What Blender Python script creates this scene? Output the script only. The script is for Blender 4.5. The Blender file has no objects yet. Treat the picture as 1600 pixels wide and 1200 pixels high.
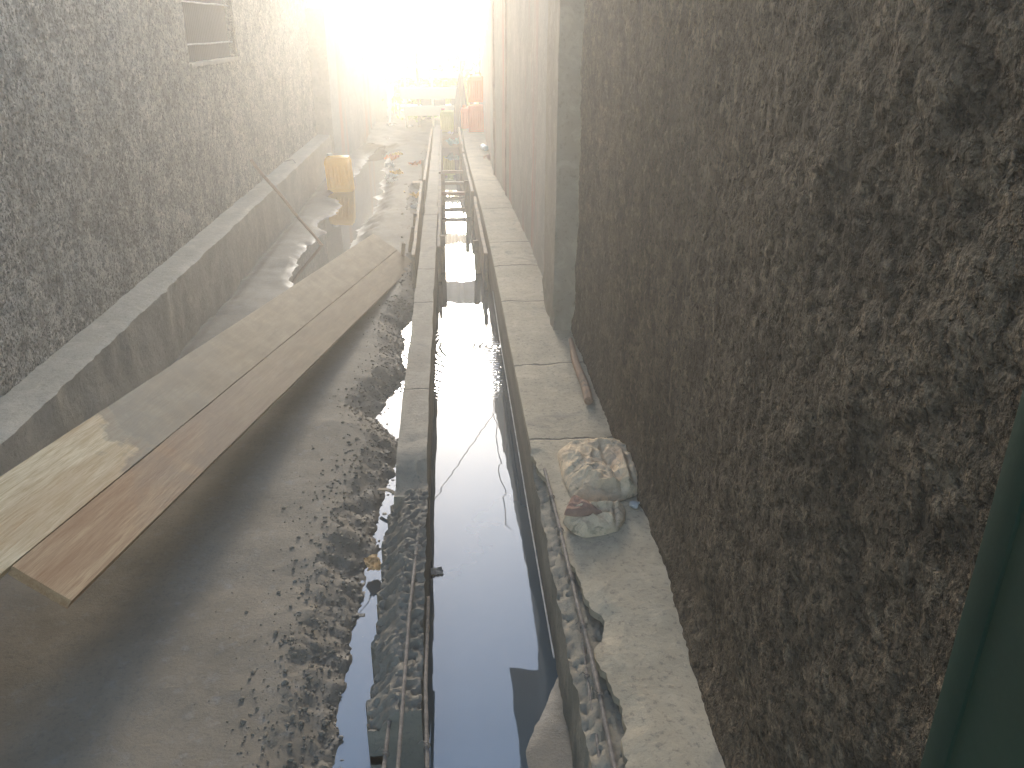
import bpy, bmesh, math, random
from mathutils import Vector, Matrix, noise
R = math.radians
random.seed(7)
S = bpy.context.scene

# ------------------------------------------------------------------ camera
CAMH = 1.4
F = 1280.0
cam_d = bpy.data.cameras.new('camera'); cam = bpy.data.objects.new('camera', cam_d)
S.collection.objects.link(cam); S.camera = cam
cam_d.sensor_width = 36; cam_d.lens = 36 * F / 1600; cam_d.clip_start = .02; cam_d.clip_end = 400
_d = Vector((697 - 800, 600 - 42, -F)).normalized()          # alley direction seen by the camera
_p = math.atan((600 - 42) / F)
_z = Vector((0, math.cos(_p), math.sin(_p))); _z = (_z - _d * _z.dot(_d)).normalized()
_x = _d.cross(_z).normalized()
CW = Matrix((_x, _d, _z))                                     # camera axes -> world axes
cam.matrix_world = Matrix.Translation((0, 0, CAMH)) @ CW.to_4x4()

# ------------------------------------------------------------------ world, sun, exposure
SUN_EL, SUN_AZ = R(15.5), R(-1.5)        # azimuth from +Y, negative = left
w = bpy.data.worlds.new('World'); S.world = w; w.use_nodes = True
nt = w.node_tree; nt.nodes.clear()
sky = nt.nodes.new('ShaderNodeTexSky'); sky.sky_type = 'NISHITA'; sky.sun_disc = False
sky.sun_elevation = SUN_EL; sky.sun_rotation = SUN_AZ
sky.air_density = 1.0; sky.dust_density = 1.1; sky.ozone_density = 2.2
bg = nt.nodes.new('ShaderNodeBackground'); bg.inputs[1].default_value = .15
wo = nt.nodes.new('ShaderNodeOutputWorld')
nt.links.new(sky.outputs[0], bg.inputs[0]); nt.links.new(bg.outputs[0], wo.inputs[0])
sd = bpy.data.lights.new('sun', 'SUN'); sd.energy = 1.25; sd.angle = R(10); sd.color = (1, .94, .84)
sun = bpy.data.objects.new('sun', sd); S.collection.objects.link(sun)
_sv = Vector((math.sin(SUN_AZ) * math.cos(SUN_EL), math.cos(SUN_AZ) * math.cos(SUN_EL), math.sin(SUN_EL)))
sun.rotation_euler = _sv.to_track_quat('Z', 'Y').to_euler(); sun.location = _sv * 30
S.view_settings.view_transform = 'Standard'; S.view_settings.look = 'None'
S.view_settings.gamma = 1; S.view_settings.exposure = 2.14
S.render.engine = 'CYCLES'
S.cycles.use_denoising = True
S.cycles.volume_bounces = 2; S.cycles.max_bounces = 8; S.cycles.diffuse_bounces = 4
S.cycles.sample_clamp_indirect = 6

# ------------------------------------------------------------------ helpers
def nz(x, y, z=0.0): return noise.noise(Vector((x, y, z)))
def fz(x, y, z=0.0, o=4): return noise.fractal(Vector((x, y, z)), 1.0, 2.0, o)
def sst(a, b, t):
    t = min(1, max(0, (t - a) / (b - a))); return t * t * (3 - 2 * t)
def tab(pts, y):
    if y <= pts[0][0]: return pts[0][1]
    for (a, u), (b, v) in zip(pts, pts[1:]):
        if y <= b: return u + (v - u) * (y - a) / (b - a)
    return pts[-1][1]

class Mat:
    """small builder round a principled material"""
    def __init__(s, name, rough=.9, spec=.3):
        s.m = bpy.data.materials.new(name); s.m.use_nodes = True
        s.t = s.m.node_tree; s.b = s.t.nodes['Principled BSDF']; s.out = s.t.nodes['Material Output']
        s.b.inputs['Roughness'].default_value = rough; s.b.inputs['Specular IOR Level'].default_value = spec
        s.co = s.t.nodes.new('ShaderNodeTexCoord').outputs['Object']
        s.h = None
    def n(s, k, **kw):
        q = s.t.nodes.new(k)
        for a, b in kw.items(): setattr(q, a, b)
        return q
    def set(s, sock, v):
        if hasattr(v, 'is_linked') or hasattr(v, 'links'): s.t.links.new(v, sock)
        elif isinstance(v, (tuple, list)): sock.default_value = tuple(v) + ((1,) if len(v) == 3 and len(sock.default_value) == 4 else ())
        else: sock.default_value = v
    def scale(s, v, co=None):
        q = s.n('ShaderNodeMapping'); s.set(q.inputs[0], co or s.co); s.set(q.inputs['Scale'], v); return q.outputs[0]
    def noise(s, sc, det=4, rough=.55, dist=0, co=None):
        q = s.n('ShaderNodeTexNoise'); s.set(q.inputs['Vector'], co or s.co)
        q.inputs['Scale'].default_value = sc; q.inputs['Detail'].default_value = det
        q.inputs['Roughness'].default_value = rough; q.inputs['Distortion'].default_value = dist
        return q.outputs[0]
    def voro(s, sc, co=None, feat='F1'):
        q = s.n('ShaderNodeTexVoronoi', feature=feat); s.set(q.inputs['Vector'], co or s.co); q.inputs['Scale'].default_value = sc
        return q.outputs[0]
    def ramp(s, v, stops, interp='LINEAR'):
        q = s.n('ShaderNodeValToRGB'); s.set(q.inputs[0], v); r = q.color_ramp; r.interpolation = interp
        while len(r.elements) < len(stops): r.elements.new(.5)
        for e, (p, c) in zip(r.elements, stops):
            e.position = p; e.color = (c, c, c, 1) if isinstance(c, (int, float)) else tuple(c) + (1,)
        return q.outputs[0]
    def mix(s, f, a, b, mode='MIX'):
        q = s.n('ShaderNodeMix', data_type='RGBA', blend_type=mode)
        s.set(q.inputs[0], f); s.set(q.inputs[6], a); s.set(q.inputs[7], b); return q.outputs[2]
    def math(s, op, a, b=0.0, c=0.0):
        q = s.n('ShaderNodeMath', operation=op); s.set(q.inputs[0], a); s.set(q.inputs[1], b); s.set(q.inputs[2], c); return q.outputs[0]
    def xyz(s):
        q = s.n('ShaderNodeSeparateXYZ'); s.set(q.inputs[0], s.co); return q.outputs
    def color(s, c): s.set(s.b.inputs['Base Color'], c); return s
    def rough(s, c): s.set(s.b.inputs['Roughness'], c); return s
    def bump(s, h, dist=.005, st=1.0):
        q = s.n('ShaderNodeBump'); s.set(q.inputs['Height'], h); q.inputs['Distance'].default_value = dist; q.inputs['Strength'].default_value = st
        if s.h: s.t.links.new(s.h, q.inputs['Normal'])
        s.h = q.outputs[0]; s.t.links.new(s.h, s.b.inputs['Normal']); return s
    def disp(s, h, scale):
        q = s.n('ShaderNodeDisplacement'); s.set(q.inputs['Height'], h); q.inputs['Midlevel'].default_value = .5; q.inputs['Scale'].default_value = scale
        s.t.links.new(q.outputs[0], s.out.inputs['Displacement']); s.m.displacement_method = 'BOTH'; return s

def plaster(name, c1, c2, c3, lump=.018, pit=1.0):
    """splashed rough plaster: lumps by true displacement, pits by bump, their shade also put into the colour"""
    m = Mat(name, .95, .15)
    wide = m.noise(1.3, 5, .6); mid = m.noise(7, 5, .6, .2); fine = m.noise(46, 4, .65, .1); grain = m.noise(130, 3, .65); holes = m.noise(78, 2, .5)
    patch = m.noise(15, 4, .6)
    col = m.ramp(wide, [(.3, c1), (.5, c2), (.7, c3)])
    col = m.mix(m.ramp(mid, [(.38, .7), (.56, 0)]), col, tuple(v * .6 for v in c1))
    col = m.mix(m.ramp(patch, [(.40, .6 * pit), (.52, 0)]), col, tuple(v * .55 for v in c1))
    col = m.mix(m.ramp(m.noise(24, 5, .65), [(.53, 0), (.64, .6)]), col, tuple(min(1, v * 1.4) for v in c3))
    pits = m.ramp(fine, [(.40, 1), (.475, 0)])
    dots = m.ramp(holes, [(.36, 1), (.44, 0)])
    col = m.mix(m.math('MULTIPLY', pits, min(1, .7 * pit)), col, tuple(v * .33 for v in c1))  # shade inside the pits, put into the colour
    col = m.mix(m.math('MULTIPLY', dots, min(1, .85 * pit)), col, tuple(v * .2 for v in c1))  # small holes darkened in colour as if shaded
    col = m.mix(m.ramp(grain, [(.40, .5), (.5, 0)]), col, tuple(v * .45 for v in c1))
    m.color(col)
    h = m.math('ADD', m.noise(8, 6, .62, .2), m.math('MULTIPLY', m.noise(26, 5, .65, .2), .75 if pit > .8 else .6))
    h = m.math('ADD', h, m.math('MULTIPLY', m.noise(3.4, 3), 1.6))
    h = m.math('ADD', h, m.math('MULTIPLY', pits, -.2))
    m.disp(m.math('SUBTRACT', h, 1.0), lump * 1.6)
    hh = m.math('SUBTRACT', m.math('ADD', fine, m.math('MULTIPLY', grain, .5)), m.math('MULTIPLY', dots, .5))
    m.bump(hh, .011, 1.0)
    return m.m

def render(name, c1, c2, stain=None, bump=.003):
    """smooth cement render / cast concrete"""
    m = Mat(name, .9, .25)
    col = m.ramp(m.noise(2.2, 6, .65), [(.3, c1), (.7, c2)])
    sp = m.ramp(m.noise(45, 5, .7), [(.3, .55), (.45, 0)])
    col = m.mix(sp, col, tuple(v * .5 for v in c1))
    col = m.mix(m.ramp(m.noise(9, 5, .7, 1.), [(.5, 0), (.7, .45)]), col, tuple(min(1, v * 1.35) for v in c2))
    if stain:
        st = m.noise(2.6, 4, .6, co=m.scale((1, 1.4, .12)))
        col = m.mix(m.ramp(st, [(.52, 0), (.66, .75)]), col, stain)
    m.color(col)
    m.bump(m.math('ADD', m.noise(30, 7, .7), m.math('MULTIPLY', m.noise(4, 3), 1.5)), bump * 2, .8)
    return m.m

def simple(name, col, rough=.6, var=.25, spec=.4, bs=0, nsc=20, metal=0, trans=0):
    m = Mat(name, rough, spec)
    m.color(m.ramp(m.noise(nsc, 5, .6), [(.3, tuple(v * (1 - var) for v in col)), (.7, tuple(min(1, v * (1 + var)) for v in col))]))
    if bs: m.bump(m.noise(nsc * 2, 5, .6), bs)
    m.b.inputs['Metallic'].default_value = metal
    return m.m

def wood(name, c1, c2, dirt=None, dl=.5):
    m = Mat(name, .8, .25)
    g = m.noise(9, 6, .65, .6, co=m.scale((14, 1, 14)))
    g2 = m.noise(40, 3, .6, .2, co=m.scale((8, .6, 8)))
    col = m.ramp(m.math('ADD', m.math('MULTIPLY', g, .7), m.math('MULTIPLY', g2, .3)), [(.35, c1), (.62, c2)])
    if dirt: col = m.mix(m.ramp(m.noise(7, 6, .65, .5), [(dl - .06, 0), (dl + .06, .85)]), col, dirt)
    m.color(col); m.bump(m.math('ADD', g, g2), .003, .6)
    return m.m

def new(name, bm, mat, parent=None, smooth=True):
    me = bpy.data.meshes.new(name); bm.normal_update(); bm.to_mesh(me); bm.free()
    o = bpy.data.objects.new(name, me); S.collection.objects.link(o)
    for mm in (mat if isinstance(mat, (list, tuple)) else [mat]): me.materials.append(mm)
    if smooth:
        me.polygons.foreach_set('use_smooth', [True] * len(me.polygons)); me.set_sharp_from_angle(angle=R(40))
    if parent: o.parent = parent
    return o
def tag(o, label, cat, group=None, kind=None):
    if label: o['label'] = label
    if cat: o['category'] = cat
    if group: o['group'] = group
    if kind: o['kind'] = kind
    return o
def empty(name, loc, label, cat, group=None, rz=0):
    o = bpy.data.objects.new(name, None); S.collection.objects.link(o); o.location = loc; o.rotation_euler = (0, 0, rz)
    o.empty_display_size = .05
    return tag(o, label, cat, group)

def box(bm, a, b, M=None, bev=0):
    vs = [bm.verts.new((x, y, z)) for x in (a[0], b[0]) for y in (a[1], b[1]) for z in (a[2], b[2])]
    fs = [(0, 1, 3, 2), (4, 6, 7, 5), (0, 4, 5, 1), (2, 3, 7, 6), (0, 2, 6, 4), (1, 5, 7, 3)]
    faces = [bm.faces.new([vs[i] for i in f]) for f in fs]
    if bev:
        es = list({e for f in faces for e in f.edges})
        r = bmesh.ops.bevel(bm, geom=es, offset=bev, segments=2, affect='EDGES', profile=.6)
        vs = list({v for f in r['faces'] for v in f.verts} | {v for v in vs if v.is_valid})
    if M: bmesh.ops.transform(bm, matrix=M, verts=[v for v in vs if v.is_valid])
    return vs

def gridbox(bm, a, b, res, fn=None):
    """closed box with subdivided faces (welded); fn(co) -> co moves each vertex"""
    n = [max(1, int(round((b[i] - a[i]) / (res[i] if isinstance(res, tuple) else res)))) for i in range(3)]
    V = {}
    def v(i, j, k):
        q = V.get((i, j, k))
        if q is None:
            c = Vector((a[0] + (b[0] - a[0]) * i / n[0], a[1] + (b[1] - a[1]) * j / n[1], a[2] + (b[2] - a[2]) * k / n[2]))
            q = V[(i, j, k)] = bm.verts.new(fn(c) if fn else c)
        return q
    for j in range(n[1]):
        for k in range(n[2]):
            bm.faces.new((v(0, j, k), v(0, j, k + 1), v(0, j + 1, k + 1), v(0, j + 1, k)))
            bm.faces.new((v(n[0], j, k), v(n[0], j + 1, k), v(n[0], j + 1, k + 1), v(n[0], j, k + 1)))
    for i in range(n[0]):
        for k in range(n[2]):
            bm.faces.new((v(i, 0, k), v(i + 1, 0, k), v(i + 1, 0, k + 1), v(i, 0, k + 1)))
            bm.faces.new((v(i, n[1], k), v(i, n[1], k + 1), v(i + 1, n[1], k + 1), v(i + 1, n[1], k)))
    for i in range(n[0]):
        for j in range(n[1]):
            bm.faces.new((v(i, j, 0), v(i, j + 1, 0), v(i + 1, j + 1, 0), v(i + 1, j, 0)))
            bm.faces.new((v(i, j, n[2]), v(i + 1, j, n[2]), v(i + 1, j + 1, n[2]), v(i, j + 1, n[2])))

def tube(bm, pts, r, seg=8, cap=True):
    pts = [Vector(p) for p in pts]; rings = []
    up = Vector((.13, .2, 1)).normalized()
    for i, p in enumerate(pts):
        t = (pts[min(i + 1, len(pts) - 1)] - pts[max(i - 1, 0)]).normalized()
        u = t.cross(up)
        if u.length < .05: u = t.cross(Vector((1, 0, 0)))
        u.normalize(); q = t.cross(u)
        rr = r[i] if isinstance(r, (list, tuple)) else r
        rings.append([bm.verts.new(p + (u * math.cos(a) + q * math.sin(a)) * rr) for a in [2 * math.pi * k / seg for k in range(seg)]])
    for A, B in zip(rings, rings[1:]):
        for k in range(seg): bm.faces.new((A[k], A[(k + 1) % seg], B[(k + 1) % seg], B[k]))
    if cap: bm.faces.new(rings[0][::-1]); bm.faces.new(rings[-1])

def rock(bm, c, s, seed, sub=1, flat=1.0):
    r = bmesh.ops.create_icosphere(bm, subdivisions=sub, radius=1)
    for v in r['verts']:
        p = v.co; k = 1 + .45 * nz(p.x * 1.3 + seed, p.y * 1.3 - seed, p.z * 1.3 + seed * .7)
        v.co = Vector((c[0] + p.x * k * s, c[1] + p.y * k * s * (1 + .4 * math.sin(seed)), c[2] + p.z * k * s * .65 * flat))

# ------------------------------------------------------------------ materials
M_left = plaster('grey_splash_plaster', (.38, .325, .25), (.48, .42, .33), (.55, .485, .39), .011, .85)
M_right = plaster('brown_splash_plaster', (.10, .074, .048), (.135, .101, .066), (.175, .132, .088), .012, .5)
M_render = render('grey_cement_render', (.27, .25, .22), (.34, .31, .275))
M_render_b = render('stained_cement_render', (.30, .265, .225), (.37, .33, .28), (.42, .20, .15))
M_pillar = render('pillar_cement', (.255, .215, .16), (.33, .28, .21))
M_ledge_top = render('ledge_cement', (.35, .295, .21), (.45, .38, .28), bump=.004)
M_rebar = simple('rusty_steel', (.20, .16, .125), .75, .4, .4, .001, 60)
M_wire = simple('wire_steel', (.34, .32, .29), .7, .3)
M_tin = simple('old_corrugated_steel', (.22, .20, .18), .6, .35, .5, 0, 3)
M_board = wood('pale_formwork_wood', (.30, .21, .13), (.46, .35, .24), (.24, .20, .16), .55)
M_board_d = wood('grey_formwork_wood', (.20, .145, .10), (.31, .24, .17), (.17, .145, .12), .5)
M_red = wood('reddish_wood', (.28, .14, .10), (.38, .20, .15))
M_stick = wood('peeled_stick', (.30, .17, .10), (.42, .27, .17), (.2, .15, .11), .6)

def mud_mat():
    m = Mat('wet_mud', .75, .35)
    xyz = m.xyz()
    col = m.ramp(m.noise(3, 7, .65, .3), [(.3, (.165, .132, .09)), (.5, (.20, .162, .114)), (.72, (.245, .20, .144))])
    col = m.mix(m.ramp(m.noise(60, 5, .75), [(.34, .4), (.48, 0)]), col, (.09, .08, .07))
    col = m.mix(m.ramp(m.noise(24, 6, .7), [(.55, 0), (.72, .6)]), col, (.24, .225, .2))
    zz = m.math('ADD', xyz[2], m.math('MULTIPLY', m.noise(14, 4, .6), .03))
    wet = m.ramp(m.math('MULTIPLY_ADD', zz, 10, 3.0), [(0.02, 1), (.32, .35), (.8, 0)])
    col = m.mix(m.math('MULTIPLY', wet, .6), col, (.06, .055, .048))
    m.color(col); m.rough(m.ramp(wet, [(0, .85), (.6, .55), (1, .28)]))
    m.bump(m.noise(110, 8, .75), .004, .7).bump(m.noise(17, 6, .65), .006, .5)
    return m.m
M_mud = mud_mat()

def slab_mat(joints, name='cast_concrete', base=((.35, .28, .185), (.47, .385, .265))):
    m = Mat(name, .85, .3)
    xyz = m.xyz()
    col = m.ramp(m.noise(2.5, 6, .65), [(.3, base[0]), (.7, base[1])])
    col = m.mix(m.ramp(m.noise(60, 5, .75), [(.34, .6), (.46, 0)]), col, (.11, .10, .085))
    col = m.mix(m.ramp(m.noise(8, 6, .7, .8), [(.5, 0), (.7, .5)]), col, tuple(v * 1.25 for v in base[1]))
    col = m.mix(m.ramp(m.noise(5, 6, .65, 1.2), [(.56, 0), (.7, .55)]), col, (.17, .155, .13))
    h = m.math('ADD', m.noise(45, 7, .72), m.math('MULTIPLY', m.noise(6, 4), 1.2))
    wob = m.math('MULTIPLY_ADD', m.noise(9, 4, .6), .06, -.03)
    for j in joints:
        d = m.math('ABSOLUTE', m.math('SUBTRACT', m.math('ADD', xyz[1], wob), j))
        k = m.ramp(m.math('MULTIPLY', d, 40), [(.12, 1), (.42, 0)])
        col = m.mix(m.math('MULTIPLY', k, .75), col, (.07, .062, .052))
        h = m.math('SUBTRACT', h, m.math('MULTIPLY', k, 1.5))
    # damp, dark foot below the top
    low = m.ramp(m.math('MULTIPLY_ADD', m.math('ADD', xyz[2], m.math('MULTIPLY', m.noise(7, 5), .05)), 8, 2.2), [(0, .85), (.75, .5), (1, 0)])
    col = m.mix(m.math('MULTIPLY', low, .7), col, (.09, .08, .066))
    m.color(col); m.bump(h, .006, .7)
    return m.m
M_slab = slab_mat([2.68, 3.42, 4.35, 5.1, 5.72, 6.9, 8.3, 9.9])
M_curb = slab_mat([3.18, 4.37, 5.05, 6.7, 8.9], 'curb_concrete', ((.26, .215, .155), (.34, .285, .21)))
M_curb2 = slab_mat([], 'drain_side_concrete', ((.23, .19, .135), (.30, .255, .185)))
M_rubble = slab_mat([], 'broken_concrete', ((.17, .145, .11), (.24, .205, .155)))

def water_mat(name, base, rip=True):
    m = Mat(name, .015, .5)
    m.color(m.ramp(m.noise(1.2, 5, .6), [(.3, tuple(v * .8 for v in base)), (.7, tuple(v * 1.2 for v in base))]))
    m.b.inputs['IOR'].default_value = 1.6; m.b.inputs['Specular IOR Level'].default_value = .95
    if rip:
        xyz = m.xyz()
        a = m.math('ABSOLUTE', m.math('SUBTRACT', xyz[1], 4.25))
        msk = m.ramp(m.math('MULTIPLY', a, 1.6), [(.1, 1), (.95, 0)])
        q = m.n('ShaderNodeTexWave', wave_type='RINGS', rings_direction='SPHERICAL')
        mp = m.n('ShaderNodeMapping'); m.set(mp.inputs[0], m.co); mp.inputs['Location'].default_value = (-.22, -4.45, .3)
        m.set(q.inputs['Vector'], mp.outputs[0]); q.inputs['Scale'].default_value = 9; q.inputs['Distortion'].default_value = 3; q.inputs['Detail'].default_value = 3
        q.inputs['Detail Scale'].default_value = 2
        m.bump(m.math('MULTIPLY', q.outputs['Fac'], msk), .0035, .5)
    m.bump(m.noise(5, 2), .0015, .25)
    return m.m
M_water = water_mat('drain_water', (.035, .055, .07))
M_puddle = water_mat('puddle_water', (.075, .062, .048), False)

# ------------------------------------------------------------------ ground
WL = -.30                                                    # level of all the standing water
PUD_L = [(5.2, -1.0), (5.87, -1.19), (6.46, -1.22), (6.87, -1.23), (7.33, -1.17), (7.86, -1.24), (8.33, -1.13), (8.7, -1.14), (9.16, -1.34), (9.6, -1.30), (10.4, -1.18), (12, -1.14), (13.5, -1.04)]
PUD_R = [(5.2, -1.0), (5.6, -.95), (6.4, -.90), (7.19, -.85), (8.03, -.81), (9.0, -.79), (10, -.82), (11.4, -.87), (13.5, -1.02)]
TR = [(.6, -.37), (1.3, -.36), (1.56, -.335), (1.99, -.335), (2.2, -.315), (2.32, -.335), (2.45, -.29), (2.6, -.315), (2.7, -.30), (2.95, -.275), (3.2, -.24), (3.35, -.30), (3.52, -.385), (3.65, -.36), (3.85, -.31), (4.0, -.26), (4.15, -.265), (4.3, -.30), (4.5, -.29), (4.75, -.32), (5.0, -.25), (5.4, -.2), (7.6, -.2), (8.1, -.28), (9.3, -.33), (9.6, -.2), (13, -.2)]
def ground(x, y):
    jag = .035 * fz(x * 9, y * 9, 1.3) + .05 * fz(x * 3, y * 3, 4)
    # puddle
    dl, dr = x - tab(PUD_L, y), tab(PUD_R, y) - x
    e = min(dl, dr) + jag
    if y < 5.6: e -= (5.6 - y) * .6
    if y > 13.2: e -= (y - 13.2)
    # mud level either side
    left = x < (tab(PUD_L, y) + tab(PUD_R, y)) / 2
    base = WL + (.022 if (left and y > 5) else .055) + .012 * fz(x * 2, y * 2, 9)
    if not left or y < 5: base += .03 * sst(-1.2, -.7, x)
    if e > 0: h = WL - min(.06, .004 + e * .35)
    else:
        h = WL + (base - WL) * sst(0, .05 if left else .22, -e) + .0035 * (1 if left else 0)
    # trench along the drain wall
    t = tab(TR, y) - x + .022 * fz(x * 16, y * 16, 7) + .012 * fz(x * 40, y * 40, 3)
    if t < 0: h2 = WL - min(.3, -t * 1.2 + .004)
    else: h2 = WL + (base - WL) * sst(-.02, .20, t) + .01 * sst(0, .05, t)
    if t < .25: h = min(h, h2) if e < 0 else h
    # crumbly bank and smooth trodden mud
    clod = sst(.42, .05, t) * sst(0, .03, t) if y < 5 else sst(.5, .1, t) * .8 * sst(0, .03, t)
    h += clod * (.003 * max(-.3, fz(x * 16, y * 16, 2)) + .006 * abs(nz(x * 60, y * 60)))
    h += .0022 * fz(x * 7, y * 7, 5) * (1 if e < -.02 else .3)
    # groove at the foot of the ledge
    h -= .02 * sst(-1.44, -1.52, x) * sst(.2, .5, .5 + .5 * nz(y * 2, 3))
    return h
bm = bmesh.new()
xs = []; x = -1.62
while x < -.085: xs.append(x); x += .013 if x > -.75 else .02
ys = []; y = .55
while y < 15.5: ys.append(y); y += .013 + max(0, (y - 2)) * .0035
V = [[bm.verts.new((x, y, ground(x, y))) for x in xs] for y in ys]
for j in range(len(ys) - 1):
    for i in range(len(xs) - 1): bm.faces.new((V[j][i], V[j][i + 1], V[j + 1][i + 1], V[j + 1][i]))
tag(new('mud_ground', bm, M_mud), None, None, kind='structure')

# wide ground sheet below and beyond the alley
bm = bmesh.new()
def gs(c):
    hole = (-1.9 < c.x < .75 and .0 < c.y < 15.2)
    c.z = -.8 if hole else (-.16 + .05 * fz(c.x, c.y, 2) if c.y > 14 else -.33 + .02 * fz(c.x, c.y))
    return c
gx = [-22, -14, -8, -4, -2.6, -2.0] + [-1.9 + .2 * i for i in range(14)] + [.9, 1.4, 2.5, 5, 9, 15, 22]
gy = [-12, -6, -2, -.2] + [.1 + .5 * i for i in range(30)] + [15.3 + .35 * i for i in range(22)] + [24, 27, 31, 36]
V = [[bm.verts.new(gs(Vector((x, y, 0)))) for x in gx] for y in gy]
for j in range(len(gy) - 1):
    for i in range(len(gx) - 1): bm.faces.new((V[j][i], V[j][i + 1], V[j + 1][i + 1], V[j + 1][i]))
tag(new('ground', bm, M_mud), None, None, kind='structure')

def sheet(name, x0, x1, y0, y1, z, mat):
    bm = bmesh.new(); bm.faces.new([bm.verts.new(c) for c in ((x0, y0, z), (x1, y0, z), (x1, y1, z), (x0, y1, z))])
    return tag(new(name, bm, mat, smooth=False), None, None, kind='structure')
sheet('puddle_water', -1.5, -.62, 5, 14, WL, M_puddle)
sheet('drain_water', -.62, .55, .3, 14, WL, M_water)

# ------------------------------------------------------------------ drain: left wall, right walkway
CHIP = [(.6, .34), (1.21, .325), (1.36, .352), (1.5, .33), (1.57, .315), (1.64, .358), (1.7, .362), (1.73, .335), (1.86, .325), (2.0, .30), (2.2, .31), (2.42, .292), (2.5, .27), (2.62, .262)]
def curb_fn(c):
    n = Vector((0.006 * fz(c.y * 3, c.z * 4, 1), 0, .005 * fz(c.x * 8, c.y * 5, 2)))
    if c.z > -.01 and c.y < 2.75: n.z -= .05 * sst(2.62, 2.42, c.y + .12 * nz(c.x * 20, 5)) + .012 * abs(fz(c.x * 20, c.y * 20))
    if c.z < -.01: n.z = 0
    if c.y < 2.5: n.x += .014 * fz(c.y * 14, c.z * 14, 4)
    if c.x > -.13: n.x -= .022 * sst(6, 12, c.y)
    return c + n
bm = bmesh.new(); gridbox(bm, (-.222, 2.40, -.8), (-.115, 13.3, 0), (.018, .03, .1), curb_fn)
es = [e for e in bm.edges if len(e.link_faces) == 2 and e.calc_face_angle(0) > 1.0 and min(v.co.z for v in e.verts) > -.1]
bmesh.ops.bevel(bm, geom=es, offset=.004, segments=1, affect='EDGES')
wl = new('drain_wall', bm, M_curb)
tag(wl, 'thin cast concrete wall along the left side of the water-filled drain, broken off at its near end', 'wall')

def slab_fn(c):
    inner = c.x < .3; t = (c.x - .262) / (1.0 - .262)
    x0 = tab(CHIP, c.y) + (.010 * fz(c.y * 16, 2) + .006 * fz(c.y * 60, 5) if c.y < 2.6 else 0.0) - .062 * sst(5.5, 11, c.y)
    x = x0 + t * (.75 - x0)
    z = c.z + (.006 * fz(c.x * 5, c.y * 3, 2) if c.z > -.02 else 0) - (.012 * sst(.06, 0, x - x0) * (1 if c.y < 2.6 else .25) if c.z > -.02 else 0)
    return Vector((x, c.y, z))
bm = bmesh.new(); gridbox(bm, (.262, .4, -.032), (1.0, 13.6, 0), (.022, .014, .032), slab_fn)
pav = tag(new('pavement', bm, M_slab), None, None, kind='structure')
def low_fn(c):
    x, z = c.x, c.z
    if c.x < .3: x += (.008 * fz(c.y * 14, c.z * 14, 3) * sst(2.7, 2.5, c.y) + .002 * fz(c.y * 3, c.z * 8)) - .062 * sst(5.5, 11, c.y)
    if c.z > -.05 and c.y < 2.6: z -= sst(2.6, 2.45, c.y) * (.008 + .016 * abs(fz(c.x * 34, c.y * 34, 8)) + .012 * abs(nz(c.x * 80, c.y * 80)) + .012 * sst(.30, .27, c.x))
    return Vector((x, c.y, z))
bm = bmesh.new(); gridbox(bm, (.2635, .4, -.8), (.45, 13.6, -.0335), (.008, .0115, .11), low_fn)
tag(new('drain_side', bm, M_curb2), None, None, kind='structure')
# sediment bank in the near right of the drain
bm = bmesh.new()
V = [[bm.verts.new((x, y, WL - .025 + .036 * sst(-.06, .07, x - (.13 + .2 * sst(1.45, 2.1, y)) + .02 * fz(x * 9, y * 9)) + .004 * fz(x * 28, y * 28))) for x in [.02 + .018 * i for i in range(16)]] for y in [.6 + .02 * i for i in range(90)]]
for j in range(89):
    for i in range(15): bm.faces.new((V[j][i], V[j][i + 1], V[j + 1][i + 1], V[j + 1][i]))
tag(new('silt_bank', bm, M_mud), None, None, kind='structure')

# rough end of the left drain wall (foundation concrete between mud and drain)
bm = bmesh.new()
def rub(c):
    top = c.z > -.15
    edge = .020 * fz(c.y * 11, 3, 2, 5) + .012 * fz(c.y * 45, 1)
    return c + Vector((edge if c.x < -.2 else .3 * edge, 0, (-.015 - .022 * abs(fz(c.x * 30, c.y * 30, 5)) - .014 * abs(nz(c.x * 75, c.y * 75, 4)) - .06 * sst(2.1, 1.6, c.y) - .06 * sst(-.17, -.24, c.x + .03 * nz(c.y * 9, 6))) if top else 0))
gridbox(bm, (-.240, 1.5, -.8), (-.108, 2.43, -.02), (.007, .007, .12), rub)
tag(new('broken_footing', bm, M_rubble), 'short stretch of rough broken concrete footing at the near end of the drain wall', 'footing')

# ------------------------------------------------------------------ left house
LX, LF, LT = -1.70, -1.525, .13
house = empty('plastered_house', (-1.9, 6, 0), 'house on the left with rough grey plaster, a cement ledge and one barred window', 'house')
bm = bmesh.new()
def P(x0, x1, y0, y1, z0, z1, ry, rz, d=(1, 0)):
    """vertical sheet facing +X (or -X) with grid"""
    ny, nz_ = max(1, int((y1 - y0) / ry)), max(1, int((z1 - z0) / rz))
    V = [[bm.verts.new((x0 + (x1 - x0) * j / ny, y0 + (y1 - y0) * j / ny, z0 + (z1 - z0) * k / nz_)) for k in range(nz_ + 1)] for j in range(ny + 1)]
    for j in range(ny):
        for k in range(nz_):
            q = (V[j][k], V[j + 1][k], V[j + 1][k + 1], V[j][k + 1])
            bm.faces.new(q if d[0] > 0 else q[::-1])
HT = 3.3
WY0, WY1, WZ0, WZ1 = 5.97, 7.33, 1.165, 2.15
P(LX, LX, -.4, WY0, LT - .03, HT, .022, .022)
P(LX, LX, WY0, WY1, LT - .03, WZ0, .022, .022)
P(LX, LX, WY0, WY1, WZ1, HT, .03, .03)
P(LX, LX, WY1, 11.35, LT - .03, HT, .03, .03)
bmesh.ops.remove_doubles(bm, verts=bm.verts, dist=.004)
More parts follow.
